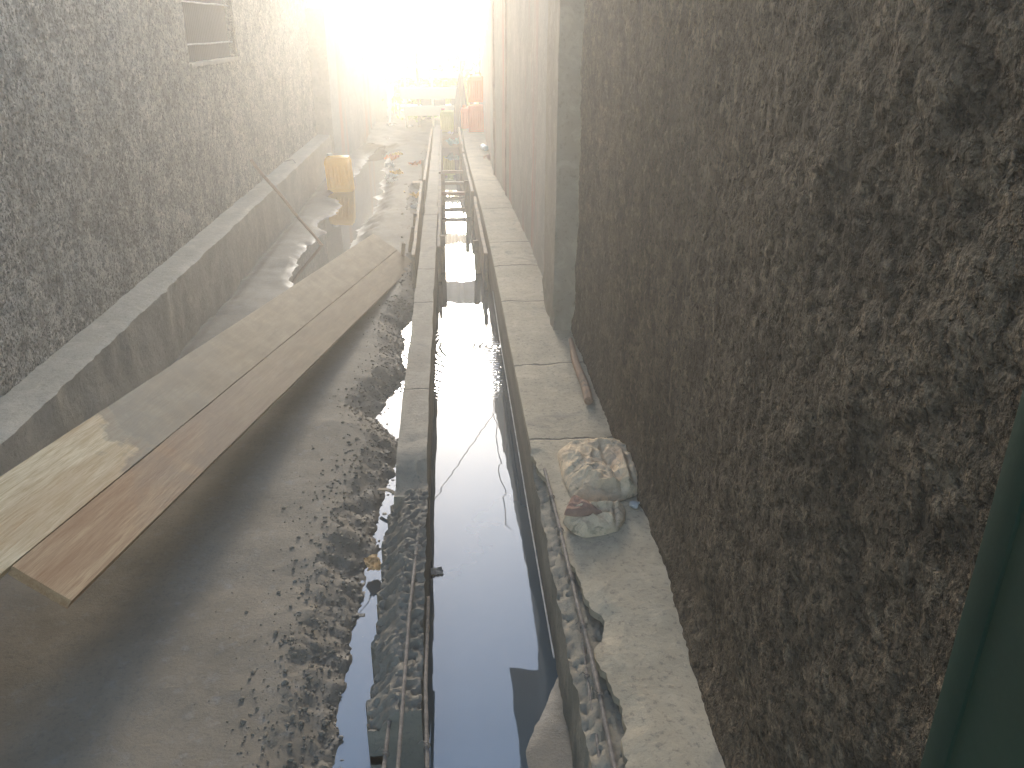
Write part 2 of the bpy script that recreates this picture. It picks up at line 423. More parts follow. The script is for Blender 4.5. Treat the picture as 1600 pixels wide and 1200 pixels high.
# reveals, ends and back, given real thickness
def quad(*c): return bm.faces.new([bm.verts.new(p) for p in c])
T = LX - .2
for yy, s in ((WY0, 1), (WY1, -1)): quad((LX - .012, yy, WZ0), (T, yy, WZ0), (T, yy, WZ1), (LX - .012, yy, WZ1))
for zz in (WZ0, WZ1): quad((LX - .012, WY0, zz), (LX - .012, WY1, zz), (T, WY1, zz), (T, WY0, zz))
quad((LX, 11.35, 0), (LX, 11.35, HT), (T - 4, 11.35, HT), (T - 4, 11.35, 0))
quad((LX, -.4, 0), (T - 4, -.4, 0), (T - 4, -.4, HT), (LX, -.4, HT))
quad((T - 4, -.4, 0), (T - 4, 11.35, 0), (T - 4, 11.35, HT), (T - 4, -.4, HT))
for v in bm.verts: v.co -= Vector((-1.9, 6, 0))
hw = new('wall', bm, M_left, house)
def local(o, t):                      # move mesh built in world coordinates under its thing
    o.data.transform(Matrix.Translation(-t.location))
    return o
bm = bmesh.new()
def ledge_fn(c):
    if c.z > LT - .02:
        edge = sst(LF - .03, LF, c.x)
        return c + Vector((.010 * fz(c.y * 3, 1) + .012 * fz(c.y * 12, 4), 0, .006 * fz(c.x * 6, c.y * 3) - .012 * edge))
    return c + Vector((.010 * fz(c.y * 3, 1) + .006 * fz(c.y * 8, c.z * 8) - (.03 * sst(0, -.3, c.z)*nz(c.y*.7, 2) if c.x > LF - .02 else 0), 0, 0))
gridbox(bm, (LX - .1, -.4, -.5), (LF, 11.2, LT), (.025, .04, .045), ledge_fn)
local(new('ledge', bm, M_ledge_top, house), house)
win = bpy.data.objects.new('window', None)
bm = bmesh.new()
nyc = 60
prev = None                            # corrugated dark sheet closing the window
for i in range(nyc * 3 + 1):
    yy = WY0 + (WY1 - WY0) * i / (nyc * 3); xx = LX - .06 + .008 * math.sin(i * 2 * math.pi / 6)
    cur = (bm.verts.new((xx, yy, WZ0)), bm.verts.new((xx, yy, WZ1)))
    if prev: bm.faces.new((prev[0], cur[0], cur[1], prev[1]))
    prev = cur
M_shut = simple('grey_shutter', (.05, .05, .05), .7, .2, .3, 0, 6)
wn = local(new('window', bm, M_shut, house), house)
bm = bmesh.new()
for zz in (1.29, 1.555, 1.82): tube(bm, [(LX - .03, WY0 - .03 + (WY1 - WY0 + .06) * k / 8, zz + .0012 * math.sin(k * 1.3)) for k in range(9)], .006, 6)
bar = new('window_bar', bm, M_wire, wn); bar.data.transform(Matrix.Translation(-house.location))
bm = bmesh.new(); gridbox(bm, (LX - .19, WY0 - .01, WZ0 - .012), (LX + .012, WY1 + .01, WZ0 + .012), (.04, .04, .012), lambda c: c + Vector((.012 * fz(c.y * 9, 2), 0, .008 * fz(c.x * 9, c.y * 9))))
so = new('sill', bm, M_ledge_top, wn); so.data.transform(Matrix.Translation(-house.location))
def corr_roof(x0, x1, y0, y1, z0, z1, amp=.018, pitch=.075):
    """corrugations run along X; sheet slopes from z0 at x0 to z1 at x1, with thickness"""
    bm = bmesh.new(); n = int((y1 - y0) / pitch * 6)
    rows = []
    for th in (0, -.006):
        rows.append([[bm.verts.new((x, y0 + (y1 - y0) * i / n, (z0 if x == x0 else z1) + th + amp * math.sin(i * 2 * math.pi / 6))) for x in (x0, x1)] for i in range(n + 1)])
    a, b = rows
    for i in range(n):
        bm.faces.new((a[i][0], a[i][1], a[i + 1][1], a[i + 1][0])); bm.faces.new((b[i][0], b[i + 1][0], b[i + 1][1], b[i][1]))
        for s in (0, 1): bm.faces.new((a[i][s], a[i + 1][s], b[i + 1][s], b[i][s]))
    for e in (0, n): bm.faces.new((a[e][0], a[e][1], b[e][1], b[e][0]))
    return bm
local(new('roof', corr_roof(-6, LX + .2, -.6, 11.5, HT + .9, HT + .03), M_tin, house), house)

# yard wall behind the left house, top stepped down to leave the glare white
bm = bmesh.new()
def low_left(c):
    t = (c.y - 11.1) / 4.9
    top = 1.62 - 1.15 * min(1, max(0, t)) ** .8 + (.1 if int(c.y * 2.4) % 2 else 0) + .03 * fz(c.y * 6, 3)
    z = -.4 + (c.z + .4) / 2.0 * (top + .4)
    return Vector((c.x + .36 * t + .006 * fz(c.y * 4, c.z * 4), c.y, z))
gridbox(bm, (-1.75, 11.12, -.4), (-1.49, 16.0, 1.6), (.13, .06, .08), low_left)
tag(new('yard_wall', bm, render('yard_wall_render', (.26, .235, .2), (.34, .31, .26), (.40, .22, .14))), 'smooth grey yard wall beyond the left house, its top stepped down for the white glare', 'wall')

# ------------------------------------------------------------------ right building
RH = 2.42
rb = empty('rough_plastered_building', (.9, 2, 0), 'building on the right with rough brown splashed plaster and a cement corner pillar', 'building')
bm = bmesh.new()
def RX(y, z): return .600 - .055 * sst(2.2, 1.0, y) * 1.0 + .01 * sst(.3, 0, z)
ny, nk = 330, 230
V = []
for j in range(ny + 1):
    y = -.6 + (3.95 + .6) * j / ny
    V.append([bm.verts.new((RX(y, z) + .0 - .03 * sst(.12, 0, z + .03 * nz(y * 3, 7)), y, z)) for z in [-.06 + (RH + .06) * k / nk for k in range(nk + 1)]])
for j in range(ny):
    for k in range(nk): bm.faces.new((V[j][k + 1], V[j + 1][k + 1], V[j + 1][k], V[j][k]))
quad((1.2 + 3, -.6, 0), (.58, -.6, 0), (.58, -.6, RH), (4.2, -.6, RH))
quad((4.2, -.6, 0), (4.2, -.6, RH), (4.2, 4.7, RH), (4.2, 4.7, 0))
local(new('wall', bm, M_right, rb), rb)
bm = bmesh.new()
gridbox(bm, (.492, 3.86, -.02), (.92, 4.32, RH), (.04, .04, .05), lambda c: c + Vector((.004 * fz(c.y * 5, c.z * 3), .006 * fz(c.x * 9, c.z * 3, 4) + .012 * fz(c.z * 1.2, 2), 0)) + (Vector((.012 * fz(c.z * 14, c.y * 9), .014 * fz(c.z * 12, c.x * 9), 0)) if c.z < .25 else Vector()))
es = [e for e in bm.edges if len(e.link_faces) == 2 and e.calc_face_angle(0) > 1.0]
bmesh.ops.bevel(bm, geom=es, offset=.008, segments=2, affect='EDGES')
local(new('pillar', bm, M_pillar, rb), rb)
local(new('roof', corr_roof(.34, 5, -.8, 4.8, RH + .02, RH + .9), M_tin, rb), rb)
# green sheet-metal door standing proud of the wall, close to the camera
_g = Mat('green_paint', .55, .4)
_g.color(_g.mix(_g.ramp(_g.noise(14, 5, .6), [(.70, 0), (.73, .8)]), _g.ramp(_g.noise(5, 5, .6), [(.3, (.003, .020, .010)), (.7, (.006, .030, .016))]), (.2, .15, .09)))
_g.bump(_g.noise(40, 4), .001, .5); M_green = _g.m
door = bpy.data.objects.new('door', None)
bm = bmesh.new(); box(bm, (.525, -.35, .03), (.61, .655, 2.0), bev=.003)
dr = local(new('door', bm, M_green, rb), rb)
bm = bmesh.new()
for (y0, y1, z0, z1) in ((.618, .654, .04, 1.99), ): box(bm, (.520, y0, z0), (.5268, y1, z1), bev=.002)
df = new('door_frame', bm, M_green, dr); df.data.transform(Matrix.Translation(-rb.location))

# smooth rendered wall beyond the pillar
sw = empty('rendered_building', (.9, 7, 0), 'building beyond the pillar on the right with smooth cement render stained pinkish', 'building')
bm = bmesh.new()
def sw_fn(c):
    x = c.x
    if c.x < .6: x = tab([(4.2, .545), (5.7, .545), (7.2, .51), (8.9, .452), (11, .47)], c.y) + .005 * fz(c.y * 3, c.z * 2)
    z = c.z + (.05 * fz(c.y * 5, 3) + .06 * fz(c.y * 14, 1) if c.z > 2 else 0)
    if c.x < .6 and c.y < 7 : x -= .012 * sst(.3, 0, c.z) * abs(nz(c.y * 4, c.z * 9))
    return Vector((x, c.y, z))
gridbox(bm, (.545, 4.325, -.05), (4.2, 9.4, 2.2), (.7, .06, .06), sw_fn)
local(new('wall', bm, M_render_b, sw), sw)
M_strip = simple('pink_wood', (.33, .235, .19), .85, .25, .2, .003, 9)
for (y, wd, x) in ((7.45, .07, .51), (8.6, .05, .462)):
    bm = bmesh.new()
    gridbox(bm, (x - .018, y, 0), (x + .05, y + wd, 2.12), (.04, .05, .1), lambda c: c + Vector((.004 * fz(c.z * 4, c.y * 4), .006 * fz(c.z * 3, 2), 0)))
    local(new('trim_strip', bm, M_strip, sw), sw)
bm = bmesh.new()
def fw_fn(c):
    t = (c.y - 9.41) / 4.6
    top = 1.75 - 1.0 * t + .04 * fz(c.y * 5, 5)
    return Vector((c.x + .04 * t + .006 * fz(c.y * 5, c.z * 5), c.y, -.05 + (c.z + .05) / 1.65 * (top + .05)))
gridbox(bm, (.475, 9.41, -.05), (.75, 14, 1.6), (.13, .06, .08), fw_fn)
tag(new('far_wall', bm, render('pinkish_render', (.33, .26, .21), (.42, .33, .27), (.45, .22, .17))), 'pinkish low wall with sloping top behind the stacked orange jerrycans', 'wall')

# ------------------------------------------------------------------ shuttering panel (two boards side by side)
def unproj(px, py, h):
    r = CW @ Vector((px - 800, 600 - py, -F)); return r * (-h / r.z) + Vector((0, 0, CAMH))
A, B = unproj(583, 365, 1.4377), unproj(650, 410, 1.65)
Cc, Dd = unproj(112, 938, 1.3392), unproj(0, 745, 1.1441)
ey = (B - Cc).normalized(); ex = (B - A); ex = (ex - ey * ex.dot(ey)).normalized(); ez = ex.cross(ey)
if ez.z < 0: ez = -ez
# local x across (left -> right), y along (near -> far), origin at the near right corner
PM = Matrix((ex, ey, ez)).transposed().to_4x4(); PM.translation = Cc
Wd = (B - A).length; Ln = (B - Cc).length
def panel_wood(name, c1, c2, clean, xo):
    m = Mat(name, .75, .25); xyz = m.xyz()
    g = m.noise(5, 7, .65, 1.0, co=m.scale((16, 1, 16))); g2 = m.noise(30, 4, .7, .3, co=m.scale((14, .5, 14)))
    rg = m.noise(1.6, 3, .5, .5, co=m.scale((6, .7, 6)))
    col = m.ramp(m.math('MULTIPLY_ADD', g, .6, m.math('MULTIPLY', g2, .4)), [(.40, c1), (.60, c2)])
    col = m.mix(m.ramp(rg, [(.46, 0), (.62, .4)]), col, (c1[0] * .8, c1[1] * .62, c1[2] * .5))
    kn = m.ramp(m.voro(2.4, co=m.scale((2.2, .8, 1))), [(.02, 1), (.075, 0)])
    col = m.mix(m.math('MULTIPLY', kn, .8), col, (.13, .075, .04))
    # dried mud from a wavering line onwards
    ln = m.math('ADD', m.math('MULTIPLY_ADD', xyz[0], xo[1], xyz[1]), m.math('MULTIPLY', m.noise(3.2, 6, .62, .6), xo[2] * 2))
    msk = m.ramp(m.math('MULTIPLY_ADD', m.math('SUBTRACT', ln, xo[0]), .5, .5), clean)
    edge = m.ramp(m.math('ABSOLUTE', m.math('SUBTRACT', msk, .4)), [(0, .5), (.35, 0)])
    mud = m.ramp(m.noise(6, 6, .6, .4, co=m.scale((4, .7, 4))), [(.3, (.20, .135, .072)), (.7, (.29, .205, .115))])
    grey = m.ramp(m.math('MULTIPLY', m.math('SUBTRACT', ln, xo[0]), .9), [(0, 1), (.9, 0)])
    mud = m.mix(m.math('MULTIPLY', grey, .65), mud, (.26, .23, .18))
    fl = m.ramp(m.noise(9, 6, .7), [(.3, .8), (.55, 1)])
    col = m.mix(m.math('MULTIPLY', msk, fl), col, mud)
    col = m.mix(edge, col, (.20, .14, .10))
    m.color(col); m.bump(m.math('ADD', g, g2), .0025, .6).bump(m.math('MULTIPLY', m.noise(70, 4, .7), msk), .002, .6)
    return m.m
M_pl = panel_wood('pale_new_board', (.50, .34, .17), (.76, .60, .37), [(.42, 0), (.53, .9), (1, .96)], (1.08, .9, .6))
M_pr = panel_wood('orange_board', (.34, .185, .085), (.54, .355, .19), [(.3, 0), (.75, .6), (1, .9)], (1.6, 1.2, .9))
panel = empty('shuttering_panel', (0, 0, 0), 'long muddy shuttering panel of two wide planks lying slantwise between the ledge and the drain', 'wooden panel')
panel.matrix_world = PM
split = -Wd * .44
def plank(x0, x1, y0, y1, z1, th, mat, seed):
    bm = bmesh.new()
    gridbox(bm, (x0, y0, z1 - th), (x1, y1, z1), (.04, .08, th), lambda c: c + Vector((.0016 * fz(c.y * 4, seed), .004 * fz(c.x * 30, seed) if (c.y < y0 + .01 or c.y > y1 - .01) else 0, .0016 * fz(c.x * 5 + seed, c.y * 2))))
    es = [e for e in bm.edges if len(e.link_faces) == 2 and e.calc_face_angle(0) > 1.0]
    bmesh.ops.bevel(bm, geom=es, offset=.003, segments=1, affect='EDGES')
    return new('plank', bm, mat, panel)
o1 = plank(-Wd, split - .0018, -.95, Ln, 0, .03, M_pl, 3); o1['label'] = 'pale yellow plank with grey mud over its far part'
o2 = plank(split + .0018, 0, 0, Ln - .01, -.001, .03, M_pr, 8); o2['label'] = 'orange brown plank with dried mud'
for yy in (.55, 2.1, 3.6):
    bm = bmesh.new(); box(bm, (-Wd + .03, yy, -.075), (-.06, yy + .07, -.032), bev=.003); new('cleat', bm, M_board_d, panel)
# prop under the near end
pc = PM @ Vector((-Wd * .8, -.42, -.034)); gz = ground(pc.x, pc.y)
bm = bmesh.new(); gridbox(bm, (-.17, -.1, gz - .02), (.10, .1, pc.z - .07), .05, lambda c: c + .008 * Vector((fz(c.y * 9, c.z * 9), fz(c.x * 9, c.z * 9, 2), 0)))
pb = new('concrete_block', bm, M_rubble); pb.location = (pc.x, pc.y, 0); tag(pb, 'rough concrete block propping the near end of the wooden panel', 'block')

# ------------------------------------------------------------------ stick leaning over the ledge
bm = bmesh.new()
a, b = Vector((-1.10, 6.95, -.31)), Vector((-1.665, 7.23, .40))
b = unproj(392, 250, 1.4 - .37)
tube(bm, [a.lerp(b, k / 12) + Vector((.004 * math.sin(k * 1.1), .004 * math.cos(k * .9), 0)) for k in range(13)], [.012 + .003 * k / 12 for k in range(13)], 8)
tag(new('leaning_stick', bm, M_stick), 'thin brown stick leaning from the puddle against the ledge of the left house', 'stick')
bm = bmesh.new(); tube(bm, [(LF - .03, 8.6, LT + .012), (LF - .07, 8.7, LT + .03), (LF - .12, 8.75, LT + .02), (LF - .16, 8.72, LT + .01)], .005, 5)
tag(new('twig', bm, M_rebar), 'small bent dark twig lying on the ledge behind the leaning stick', 'twig')

# ------------------------------------------------------------------ jerrycans
def plastic(name, c):
    m = Mat(name, .45, .4)
    col = m.ramp(m.noise(6, 5, .6), [(.3, tuple(v * .8 for v in c)), (.7, c)])
    col = m.mix(m.ramp(m.noise(22, 6, .7), [(.55, 0), (.72, .5)]), col, (.25, .18, .10))
    m.color(col); m.bump(m.noise(12, 3), .002, .5)
    tr = m.n('ShaderNodeBsdfTranslucent'); m.set(tr.inputs['Color'], tuple(min(1, v * 1.15) for v in c)); mx = m.n('ShaderNodeMixShader'); mx.inputs[0].default_value = .55
    m.t.links.new(m.b.outputs[0], mx.inputs[1]); m.t.links.new(tr.outputs[0], mx.inputs[2]); m.t.links.new(mx.outputs[0], m.out.inputs['Surface'])
    return m.m
def jerry(loc, wd, dp, ht, rz, mat, capmat, label, tilt=0, ribs=True, handle=True):
    t = empty('jerrycan', loc, label, 'jerrycan', 'plastic jerrycans', rz); t.rotation_euler = (0, tilt, rz)
    bm = bmesh.new(); nx, nd, nh = 15, 9, 16
    def fn(c):
        u, v, h = c.x / (wd / 2), c.y / (dp / 2), c.z / ht
        # rounded plan and rounded top and bottom
        k = 1 - .10 * sst(.84, 1, h) - .05 * sst(.07, 0, h)
        x = c.x * k; y = c.y * k
        r = .32
        L = (abs(u) ** 8 + abs(v) ** 8) ** (1 / 8) if (u or v) else 1
        rr = max(abs(u), abs(v))
        if rr > 0: s = rr / L; x *= s; y *= s
        if ribs and .12 < h < .82 and abs(v) > .9:
            y -= math.copysign(.012 * sst(.2, .8, math.sin(u * math.pi * 3.5) ** 2), v)
        if ribs and .12 < h < .82 and abs(u) > .9: x -= math.copysign(.006, u) * sst(.3, .9, math.sin(v * math.pi * 2) ** 2)
        z = c.z
        if h > .99: z += .018 * (1 - max(abs(u), abs(v)) ** 2) - .012 * sst(.3, 0, abs(u)) * 0
        return Vector((x, y, z))
    gridbox(bm, (-wd / 2, -dp / 2, 0), (wd / 2, dp / 2, ht), (wd / 16, dp / 9, ht / 18), fn)
    new('body', bm, mat, t)
    if handle:
        bm = bmesh.new(); tube(bm, [(-wd * .05, 0, ht), (-wd * .05, 0, ht + .03), (0, 0, ht + .045), (wd * .22, 0, ht + .045), (wd * .30, 0, ht + .03), (wd * .31, 0, ht)], .012, 8)
        new('handle', bm, mat, t)
    bm = bmesh.new(); tube(bm, [(-wd * .27, 0, ht - .005), (-wd * .27, 0, ht + .03)], .026, 14); nk_ = new('neck', bm, mat, t)
    bm = bmesh.new(); tube(bm, [(-wd * .27, 0, ht + .022), (-wd * .27, 0, ht + .045)], .031, 14); cp = new('cap', bm, capmat, t)
    return t
M_yel = plastic('yellow_plastic', (.95, .60, .06)); M_ora = plastic('orange_plastic', (.95, .30, .02)); M_ora2 = plastic('salmon_plastic', (.92, .16, .03)); M_grn = plastic('greenish_yellow_plastic', (.62, .60, .12))
M_cap = simple('white_cap', (.6, .6, .5), .5); M_capr = simple('red_cap', (.5, .1, .06), .5)
jerry((-1.235, 9.5, -.315), .285, .20, .385, R(-4), M_yel, M_cap, 'dirty yellow jerrycan standing in the brown puddle near the left house', R(-3), handle=False)
jerry((.40, 12.5, 0.002), .235, .3, .355, 0, M_ora2, M_capr, 'salmon orange jerrycan standing at the far end of the walkway, under another one', handle=False)
jerry((.40, 12.5, .412), .235, .3, .34, 0, M_ora, M_capr, 'bright orange jerrycan stacked on top of the salmon one')
jerry((.30, 12.95, 0.002), .235, .3, .28, 0, M_ora2, M_capr, 'half hidden pink jerrycan behind the stacked orange pair', handle=False)
jerry((-.02, 13.6, -.12), .235, .3, .30, 0, M_grn, M_capr, 'greenish yellow jerrycan standing under the slatted rack at the end of the alley', handle=False)

# ------------------------------------------------------------------ cement sack, stick and pebbles on the walkway
def sack_mat(name, c, red=.0):
    m = Mat(name, .95, .1)
    col = m.ramp(m.noise(7, 6, .6), [(.3, tuple(v * .72 for v in c)), (.7, c)])
    col = m.mix(m.ramp(m.noise(60, 5, .7, 1.), [(.42, .25), (.52, 0)]), col, tuple(v * .5 for v in c))
    col = m.mix(m.ramp(m.noise(16, 5, .7, 1.5), [(.56, 0), (.66, .6)]), col, (.20, .15, .10))
    letters = m.ramp(m.voro(34, feat='DISTANCE_TO_EDGE'), [(.02, 1), (.09, 0)])
    patch = m.ramp(m.noise(7.5, 2), [(.54, 0), (.6, 1)])
    col = m.mix(m.math('MULTIPLY', m.math('MULTIPLY', letters, patch), .3), col, (.10, .11, .13))
    col = m.mix(m.math('ADD', m.ramp(m.noise(5.2, 3, .5), [(.58, 0), (.68, .3)]), red), col, (.42, .24, .17))
    wv = m.n('ShaderNodeTexWave', wave_type='BANDS'); m.set(wv.inputs['Vector'], m.co); wv.inputs['Scale'].default_value = 110
    m.color(col); m.bump(m.noise(34, 7, .72, 1.6), .007, 1.).bump(wv.outputs['Fac'], .0006, .4)
    return m.m
M_sack = sack_mat('woven_sack', (.90, .68, .44)); M_sackr = sack_mat('red_print_sack', (.40, .25, .18), .45)
def lump(outline, zb, hgt, seed, ridges, mat, name, parent, off, fold=1.0):
    """crumpled cloth body: outline polygon (world xy) -> closed dome with folds"""
    n = 150; cx = sum(p[0] for p in outline) / len(outline); cy = sum(p[1] for p in outline) / len(outline)
    # resample outline by arc length
    P_ = [Vector((p[0], p[1], 0)) for p in outline]; P_.append(P_[0]); L = [0]
    for a, b in zip(P_, P_[1:]): L.append(L[-1] + (b - a).length)
    def at(t):
        t = (t % 1) * L[-1]
        for i in range(len(L) - 1):
            if t <= L[i + 1]: return P_[i].lerp(P_[i + 1], (t - L[i]) / max(1e-9, L[i + 1] - L[i]))
        return P_[-1]
    O = [at(k / n) for k in range(n)]
    for _ in range(3): O = [(O[k - 1] + O[k] * 2 + O[(k + 1) % n]) / 4 for k in range(n)]
    bm = bmesh.new(); m = 42; rings = []
    for r in range(1, m + 1):
        q = r / m; ring = []
        for k in range(n):
            p = Vector((cx, cy, 0)).lerp(O[k], q)
            prof = (1 - q ** 3.2) ** .55
            wr = 0
            for (ax, ay, bx, by, wd_, dep) in ridges:
                A_, B_ = Vector((ax, ay)), Vector((bx, by)); d = B_ - A_; tt = max(0, min(1, (Vector((p.x, p.y)) - A_).dot(d) / d.length_squared))
                ds = (Vector((p.x, p.y)) - A_ - d * tt).length
                wr += dep * math.exp(-(ds / wd_) ** 2)
            ridg = 1 - abs(noise.noise(Vector((p.x * 11 + seed + .6 * noise.noise(Vector((p.x * 8, p.y * 8, seed))), p.y * 15, seed)))) * 3.2
            ridg2 = 1 - abs(noise.noise(Vector((p.x * 30 + p.y * 14 + seed, p.y * 24 - p.x * 9, seed + 4)))) * 3.0
            z = zb + hgt * prof * (1 + .22 * nz(p.x * 6 + seed, p.y * 6)) + (wr + .010 * fold * max(0, ridg) + .006 * fold * max(0, ridg2) + .003 * noise.noise(Vector((p.x * 70, p.y * 60, seed)))) * min(1, prof * 1.3)
            ring.append(bm.verts.new((p.x - off[0], p.y - off[1], z)))
        rings.append(ring)
    c = bm.verts.new((cx - off[0], cy - off[1], sum(v.co.z for v in rings[0]) / n))
    for k in range(n): bm.faces.new((c, rings[0][k], rings[0][(k + 1) % n]))
    for a, b in zip(rings, rings[1:]):
        for k in range(n): bm.faces.new((a[k], b[k], b[(k + 1) % n], a[(k + 1) % n]))
    base = [bm.verts.new((v.co.x * 1, v.co.y, zb - .004)) for v in rings[-1]]
    for k in range(n): bm.faces.new((rings[-1][k], base[k], base[(k + 1) % n], rings[-1][(k + 1) % n]))
    bm.faces.new(base[::-1])
    return new(name, bm, mat, parent)
def g2(px, py, z): 
    q = unproj(px, py, CAMH - z); return (q.x, q.y)
sk = empty('cement_sack', (.45, 2.25, .005), 'crumpled dirty beige woven sack lying on the walkway against the right wall', 'sack')
OFF = (.45, 2.25)
out1 = [g2(x, y, z) for x, y, z in ((870, 703, .02), (888, 689, .03), (915, 682, .04), (942, 678, .04), (974, 681, .04), (992, 698, .035), (1001, 722, .03), (1003, 752, .02), (996, 772, .005), (972, 781, .005), (940, 787, .005), (906, 789, .01), (892, 772, .015), (880, 745, .02))]
rd1 = [(*g2(940, 690, .08), *g2(975, 770, .03), .012, -.02), (*g2(970, 700, .08), *g2(985, 765, .03), .010, .02), (*g2(885, 765, .03), *g2(960, 768, .03), .008, -.018), (*g2(900, 775, .02), *g2(975, 750, .05), .008, .014), (*g2(900, 700, .08), *g2(930, 735, .08), .02, .012)]
lump(out1, 0.0, .05, 3.1, rd1, M_sack, 'sack_body', sk, OFF)
out2 = [g2(x, y, z) for x, y, z in ((893, 776, .02), (884, 800, .01), (879, 818, .0), (896, 834, .0), (912, 841, .0), (945, 838, .0), (966, 832, .0), (976, 815, .0), (978, 795, .01), (962, 790, .01), (940, 796, .02), (915, 782, .03))]
rd2 = [(*g2(884, 815, .01), *g2(965, 800, .01), .008, .016), (*g2(960, 800, .01), *g2(962, 830, .01), .007, -.012), (*g2(890, 822, .01), *g2(950, 812, .01), .006, -.010)]
lump(out2, 0.0, .035, 8.3, rd2, M_sack, 'sack_flap', sk, OFF, .7)
out3 = [g2(x, y, z) for x, y, z in ((893, 775, .05), (884, 800, .03), (881, 812, .02), (900, 806, .04), (925, 804, .04), (942, 806, .03), (920, 785, .05))]
lump(out3, 0.035, .02, 5.7, [], M_sackr, 'red_fold', sk, OFF, .6)

st = unproj(920, 627, 1.4 - .02); s2 = unproj(890, 530, 1.4 - .03)
bm = bmesh.new(); tube(bm, [Vector(st).lerp(Vector(s2), k / 8) + Vector((.005 * math.sin(k), .004 * math.cos(2 * k), 0)) for k in range(9)], [.018, .019, .018, .018, .016, .017, .015, .013, .011], 9)
tag(new('broken_stick', bm, M_stick), 'short thick broken stick lying on the walkway just in front of the pillar', 'stick')
def pebble(px, py, s, col, label, z=0.0, name='pebble', cat='pebble', g='pebbles on the walkway'):
    q = unproj(px, py, CAMH - z); bm = bmesh.new(); rock(bm, (0, 0, 0), s, px * .37, 2); o = new(name, bm, col, smooth=False)
    o.location = (q.x, q.y, z + s * .45); tag(o, label, cat, g)
M_peb = simple('pale_stone', (.42, .40, .36), .9, .2); M_pebd = simple('dark_stone', (.14, .13, .115), .9, .3)
pebble(991, 791, .014, M_peb, 'pale chip of stone beside the lower flap of the sack')
pebble(999, 787, .007, M_peb, 'tiny pale chip between the sack and the wall')
pebble(940, 609, .008, M_peb, 'small pale pebble to the right of the short thick stick')
pebble(1138, 1134, .006, M_peb, 'tiny white pebble at the foot of the right wall near the bottom of the picture')
pebble(952, 655, .007, M_pebd, 'small dark pebble between the stick and the sack')

# ------------------------------------------------------------------ clods and gravel on the muddy bank: uncountable
bm = bmesh.new()
n = 0
while n < 5200:
    y = random.uniform(1.3, 5.2) if random.random() < .8 else random.uniform(5, 12); tx = tab(TR, y)
    d = abs(random.gauss(0, .12 if y < 3.2 else .08)) + (.01 if random.random() < .8 else -.03)
    x = tx - d
    if x < -1.0 or x > -.235: continue
    if y > 5 and x < -.65: continue
    s = random.choice((.002, .0025, .003, .0035, .0045, .006, .009)) * random.uniform(.6, 1.1) * (1.0 if y < 5 else 1.5)
    z = max(ground(x, y), WL - .004)
    rock(bm, (x, y, z + s * .2), s, n * .713, 1 if s > .006 else 0 or 1)
    n += 1
tag(new('gravel_clods', bm, M_mud, smooth=False), 'crumbled mud clods and gravel along the bank left of the drain wall', 'gravel', kind='stuff')

# ------------------------------------------------------------------ reinforcement
def rebar(pts, r, label, ties=(), g='steel reinforcement bars'):
    o_ = empty('rebar', pts[0], label, 'steel bar', g); P_ = [Vector(p) - Vector(pts[0]) for p in pts]
    bm = bmesh.new(); N = 40; q = []
    for i in range(N + 1):
        t = i / N * (len(P_) - 1); k = min(int(t), len(P_) - 2); q.append(P_[k].lerp(P_[k + 1], t - k))
    tube(bm, q, [r * (1.12 if i % 2 else .94) for i in range(N + 1)], 8); new('bar', bm, M_rebar, o_)
    for t in ties:
        k = min(int(t * N), N - 1); c = q[k]; bm = bmesh.new()
        tube(bm, [c + Vector((math.cos(a) * (r + .003), a * .0009, math.sin(a) * (r + .003))) for a in [j * .7 for j in range(18)]] + [c + Vector((-.012, .01, .012)), c + Vector((-.02, .005, .006))], .0014, 5)
        new('tie_wire', bm, M_rebar, o_)
    return o_
U = lambda px, py, z: tuple(unproj(px, py, CAMH - z))
rebar([U(851, 733, .01), U(876, 830, .0), U(900, 935, .0), U(925, 1030, -.005), U(962, 1205, -.01), U(985, 1330, -.01)], .006, 'long rusty reinforcement bar along the chipped edge of the walkway, the one nearest the slab', (.12, .2, .37, .52, .68))
rebar([U(858, 760, -.03), U(888, 850, -.045), U(905, 960, -.05), U(918, 1060, -.05), U(940, 1205, -.06), (.27, .9, -.06)], .004, 'thinner rusty bar running below the main bar at the chipped walkway edge', (.1, .6))
rebar([(-.128, 2.33, -.055), (-.135, 2.1, -.045), (-.145, 1.8, -.05), (-.15, 1.3, -.06), (-.15, .8, -.06)], .0048, 'rusty reinforcement bar sticking out of the broken near end of the drain wall', (.15, .3))
rebar([(-.10, 1.95, -.12), (-.10, 1.6, -.11), (-.085, 1.2, -.12), (-.08, .8, -.13)], .005, 'second rusty bar beside the drain, closest to the water', (.5,))
rebar([(-.19, 1.9, -.14), (-.185, 1.5, -.13), (-.2, 1.0, -.14), (-.2, .8, -.14)], .005, 'rusty bar on the mud side of the broken drain wall end', (.4,))
rebar([U(770, 455, -.19), (.253, 4.4, -.235), (.250, 3.3, -.225), (.249, 2.6, -.23), (.25, 2.0, -.228), (.252, 1.8, -.235)], .0026, 'thin pale wire stretched along the right side of the drain just above the water', ())
for o in S.objects:
    if o.get('label', '').startswith('thin pale wire'):
        o.children[0].data.materials[0] = M_wire
        o.children[0].name = 'wire'; o.name = 'stretched_wire'; o['category'] = 'wire'; del o['group']

